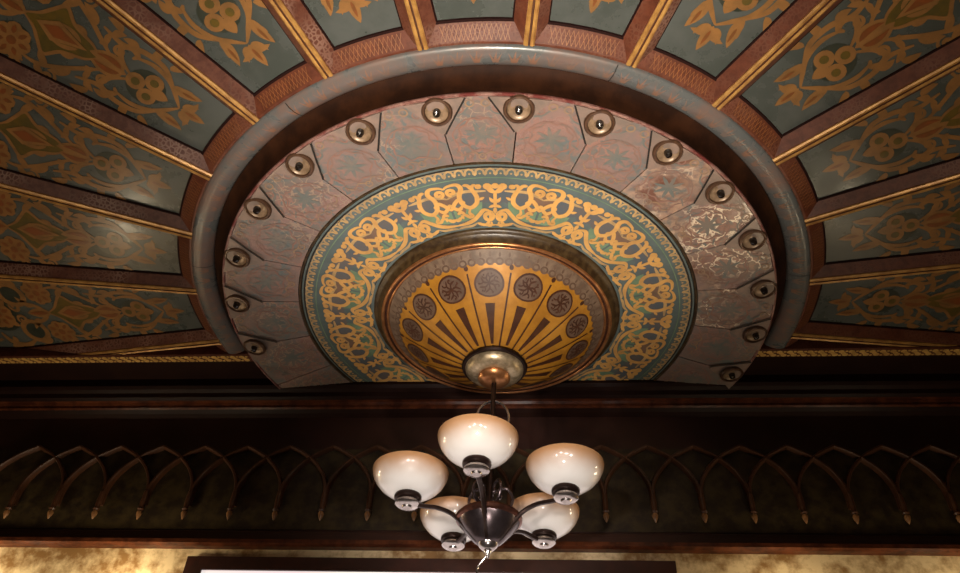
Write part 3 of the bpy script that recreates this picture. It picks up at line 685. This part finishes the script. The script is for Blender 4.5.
tag(finish('border_ring', bm, ['teal', 'arab_gold', 'sea_green', 'slate', 'arab_mauve', 'arab_pale', 'seam_and_shadow'], smooth=False), 'flat teal ring painted with bright gold arabesques around the central boss', 'painted ring')
bm = bmesh.new(); revolve(bm, [(.802, ZG + .02), (.802, ZG - .002), (.799, ZG - .007), (.794, ZG - .006), (.790, ZG + .001), (.790, ZG + .02)], 240, closed_prof=True)
clip(bm, CUT_Y - .003)
tag(finish('ring_bead', bm, 'mould_dark'), 'thin black bead between the mauve segments and the teal ring', 'moulding')

# ------------------------------------------------------------------ central boss
boss = tag(empty('ceiling_boss', (0, 0, ZG)), 'gilded convex boss with brown roundels at the centre of the ceiling', 'boss')
BZ = ZG
bm = bmesh.new(); revolve(bm, [(.498, .03), (.499, -.004), (.494, -.010), (.486, -.012), (.478, -.016), (.470, -.030), (.463, -.042), (.463, .03)], 200, closed_prof=True)
d = Draw(bm, lambda u, v, lay: pol(u, .482 + .012 * v, -.0145 + .003 * v - .0008 * lay))
finish('outer_molding', bm, 'mould_dark', boss, angle=60)['label'] = 'dark brown rounded moulding'
bm = bmesh.new(); revolve(bm, [(.4625, .02), (.4645, -.040), (.460, -.046), (.454, -.046), (.451, -.041), (.449, -.036), (.444, -.036), (.442, -.041), (.437, -.043), (.433, -.040), (.431, .02)], 200, closed_prof=True)
for f in bm.faces:
    c = f.calc_center_median(); rr = math.hypot(c.x, c.y)
    if .4415 < rr < .4515: f.material_index = 1
finish('rim', bm, ['copper', 'boss_brown'], boss, angle=60)['label'] = 'double copper rim bead'
RB0, RBt, ZB0, ZBt = .432, .090, -.038, -.250
def boss_z(r):
    t = (RB0 - r) / (RB0 - RBt)
    return ZB0 + (ZBt - ZB0) * (t * .9 + .1 * sin(t * pi / 2) + .06 * sin(pi * t))
bm = bmesh.new()
prof = [(RB0, .0)] + [(RB0 + (RBt - RB0) * i / 16, boss_z(RB0 + (RBt - RB0) * i / 16)) for i in range(17)] + [(RBt, 0.0)]
revolve(bm, prof, 192, mi=[1] + [1, 1] + [0] * 14 + [0])
NB = 14; a_off = R(-1.0)
for k in range(NB):
    ac = a_off + 2 * pi * k / NB; rm = .30
    f = lambda u, v, lay: pol(ac + u / max(v, .05), v, boss_z(v) - .0012 - .0008 * lay)
    s = Draw(bm, f); d = Draw(bm, f, True)
    # roundel
    for j, (rr, mi_) in enumerate(((1.0, 2), (.87, 3))): s.disc((0, .332), .057 * rr, mi_, 1 + j, 24, .045 * rr)
    rn = random.Random(k)
    for q in range(7):
        an = 2 * pi * q / 7 + rn.uniform(-.25, .25); e = lambda r_, t_: (r_ * 1.25 * cos(t_), .332 + r_ * sin(t_))
        s.stroke([e(.003, an), e(.016, an + .35), e(.031, an - .1)], .0062, 2, 3, n=4)
        s.stroke([e(.017, an + .3), e(.024, an + .6), e(.032, an + .55)], .0048, 2, 3, n=4); s.disc(e(.030, an - .45), .0035, 2, 3, 8)
    s.disc((0, .332), .007, 2, 3, 10)
    # tapering dark tongue
    tp = [(.268, .0185), (.24, .0155), (.21, .012), (.18, .0095), (.15, .007), (.125, .0048)]
    for (r0, w0), (r1, w1) in zip(tp, tp[1:]): s._q([(-w0, r0), (w0, r0), (w1, r1), (-w1, r1)], 2, 1)
    # line between the tongues with a dot
    ac2 = ac + pi / NB
    f2 = lambda u, v, lay: pol(ac2 + u / max(v, .05), v, boss_z(v) - .0012 - .0008 * lay)
    s2 = Draw(bm, f2); s2.stroke([(0, .365), (0, .30), (0, .25), (0, .20), (0, .15), (0, .115)], .0068, 2, 1, taper=1)
    s2.disc((0, .381), .0085, 2, 1, 10)
nt_ = 72
for k in range(nt_):
    ac = 2 * pi * k / nt_
    f = lambda u, v, lay: pol(ac + u / .39, v, boss_z(v) - .0012 - .0008 * lay)
    s = Draw(bm, f); w_ = pi * .39 / nt_ * .95
    s.disc((0, .396), w_ * .98, 4, 1, 12, .012); s.disc((0, .397), w_ * .55, 1, 2, 9, .006)
    s.leaf((0, .409), pi / 2, .016, .008, 4, 1)
finish('dome', bm, ['boss_gold', 'boss_band', 'boss_brown', 'boss_disc', 'boss_band_dark'], boss, angle=50)

# ------------------------------------------------------------------ chandelier
CZ = BZ + ZBt
ch = tag(empty('chandelier', (0, 0, CZ)), 'five-arm bronze chandelier with frosted white bowl shades hanging from the boss', 'chandelier')
bm = bmesh.new(); revolve(bm, [(.0, .006), (.124, .004), (.127, -.004), (.122, -.012), (.112, -.012), (.108, -.006)], 64); finish('canopy_collar', bm, 'bronze_dark', ch)
bm = bmesh.new(); revolve(bm, [(.113, -.010), (.110, -.022), (.098, -.034), (.082, -.042), (.060, -.046), (.046, -.046), (.0, -.046)], 64); finish('canopy', bm, 'dish_brass', ch)['label'] = 'mottled silvery brass canopy dish'
bm = bmesh.new(); revolve(bm, [(.054, -.040), (.061, -.048), (.062, -.058), (.054, -.068), (.036, -.076), (.014, -.079), (.0, -.079)], 48); finish('canopy_cup', bm, 'copper', ch)['label'] = 'polished copper cup below the canopy'
HUB = 2.885 - CZ       # height of the hub rim relative to the canopy
bm = bmesh.new(); tube(bm, [(0, 0, -.074), (0, 0, HUB + .02)], .0095, 14); finish('rod', bm, 'bronze_dark', ch)
bm = bmesh.new(); LZ = 3.285 - CZ
tube(bm, [(.060 * cos(t), 0, LZ + .080 * sin(t)) for t in [2 * pi * i / 40 for i in range(41)]], .0052, 8, caps=False); finish('loop', bm, 'pewter', ch)['label'] = 'thin metal loop around the rod'
# hub cone, lip, top cap, scrolls, finial
bm = bmesh.new(); revolve(bm, [(.104, HUB - .006), (.100, HUB - .016), (.078, HUB - .044), (.052, HUB - .072), (.034, HUB - .086), (.0, HUB - .086)], 56); finish('hub', bm, 'bronze', ch)
bm = bmesh.new(); revolve(bm, [(.100, HUB - .012), (.110, HUB - .006), (.112, HUB + .004), (.106, HUB + .012), (.06, HUB + .020), (.03, HUB + .034), (.014, HUB + .06), (.0, HUB + .06)], 56); finish('hub_lip', bm, 'lip_copper', ch)
bm = bmesh.new(); revolve(bm, [(.034, HUB - .084), (.030, HUB - .094), (.020, HUB - .104), (.013, HUB - .106), (.013, HUB - .112), (.008, HUB - .118), (.006, HUB - .130), (.0, HUB - .136)], 32); finish('finial', bm, 'pewter', ch)
for k in range(5):
    an = R(-4.9 + 36 + 72 * k)
    bm = bmesh.new(); P = cr([(.020, HUB + .045), (.062, HUB + .050), (.080, HUB + .085), (.062, HUB + .120), (.034, HUB + .118), (.028, HUB + .095), (.042, HUB + .088)], 6)
    tube(bm, [pol(an, p.x, p.y) for p in P], [.0055] * (len(P) - 6) + [.007, .008, .009, .009, .008, .005], 8); finish('scroll', bm, 'bronze', ch)
arm_src = None
FZ = 2.905 - CZ
for k in range(5):
    an = R(-4.9 + 72 * k)
    if arm_src is None:
        bm = bmesh.new()
        P = cr([(.020, HUB - .082), (.046, HUB - .070), (.085, HUB - .028), (.125, HUB + .006), (.175, HUB + .022), (.225, HUB + .022), (.262, FZ + .004), (.290, FZ - .006)], 6)
        secs = []
        for i, p in enumerate(P):
            dd = (P[min(i + 1, len(P) - 1)] - P[max(i - 1, 0)]).normalized(); nr = Vector((-dd.y, dd.x)); hw_, hh = .0085, .0065
            secs.append([bm.verts.new((x, -(p.x + nr.x * z), p.y + nr.y * z)) for x, z in ((-hw_, -hh * .4), (-hw_ * .5, -hh), (hw_ * .5, -hh), (hw_, -hh * .4), (hw_, hh * .5), (hw_ * .5, hh), (-hw_ * .5, hh), (-hw_, hh * .5))])
        for a_, b_ in zip(secs, secs[1:]):
            for j in range(8): bm.faces.new((a_[j], a_[(j + 1) % 8], b_[(j + 1) % 8], b_[j]))
        bm.faces.new(secs[0]); bm.faces.new(secs[-1]); bmesh.ops.recalc_face_normals(bm, faces=bm.faces)
        arm = finish('arm', bm, 'bronze_dark', ch)
        bm = bmesh.new(); revolve(bm, [(.0, -.012), (.014, -.012), (.018, -.006), (.034, -.004), (.041, .002), (.040, .009), (.032, .014), (.0, .014)], 36); f1 = finish('fitter_saucer', bm, 'pewter', arm)
        bm = bmesh.new(); revolve(bm, [(.0, .013), (.036, .013), (.044, .017), (.046, .023), (.046, .030), (.043, .035), (.0, .035)], 36); f2 = finish('fitter_cup', bm, 'bronze_dark', arm)
        bm = bmesh.new()
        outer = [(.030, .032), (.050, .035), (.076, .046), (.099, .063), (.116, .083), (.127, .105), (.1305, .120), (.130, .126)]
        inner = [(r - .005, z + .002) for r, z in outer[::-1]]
        revolve(bm, outer + [(.1275, .1285)] + inner[1:-1] + [(.0, .037)], 56); f3 = finish('shade', bm, 'shade_glass', arm); f3['label'] = 'frosted white glass bowl with warm dim light painted towards the rim'
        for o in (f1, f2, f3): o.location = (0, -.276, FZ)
        arm_src = [arm, f1, f2, f3]; arm.rotation_euler = (0, 0, an)
    else:
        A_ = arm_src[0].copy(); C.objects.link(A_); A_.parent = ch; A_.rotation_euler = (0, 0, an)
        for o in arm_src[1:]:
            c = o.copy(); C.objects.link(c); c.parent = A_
bm = bmesh.new(); tube(bm, cr([(-.004, .002, HUB - .125), (-.032, .01, HUB - .16), (-.030, .012, HUB - .20), (-.018, .012, HUB - .25), (-.012, .012, HUB - .31)], 6), .0035, 8); finish('pull_cord', bm, 'pewter', ch)
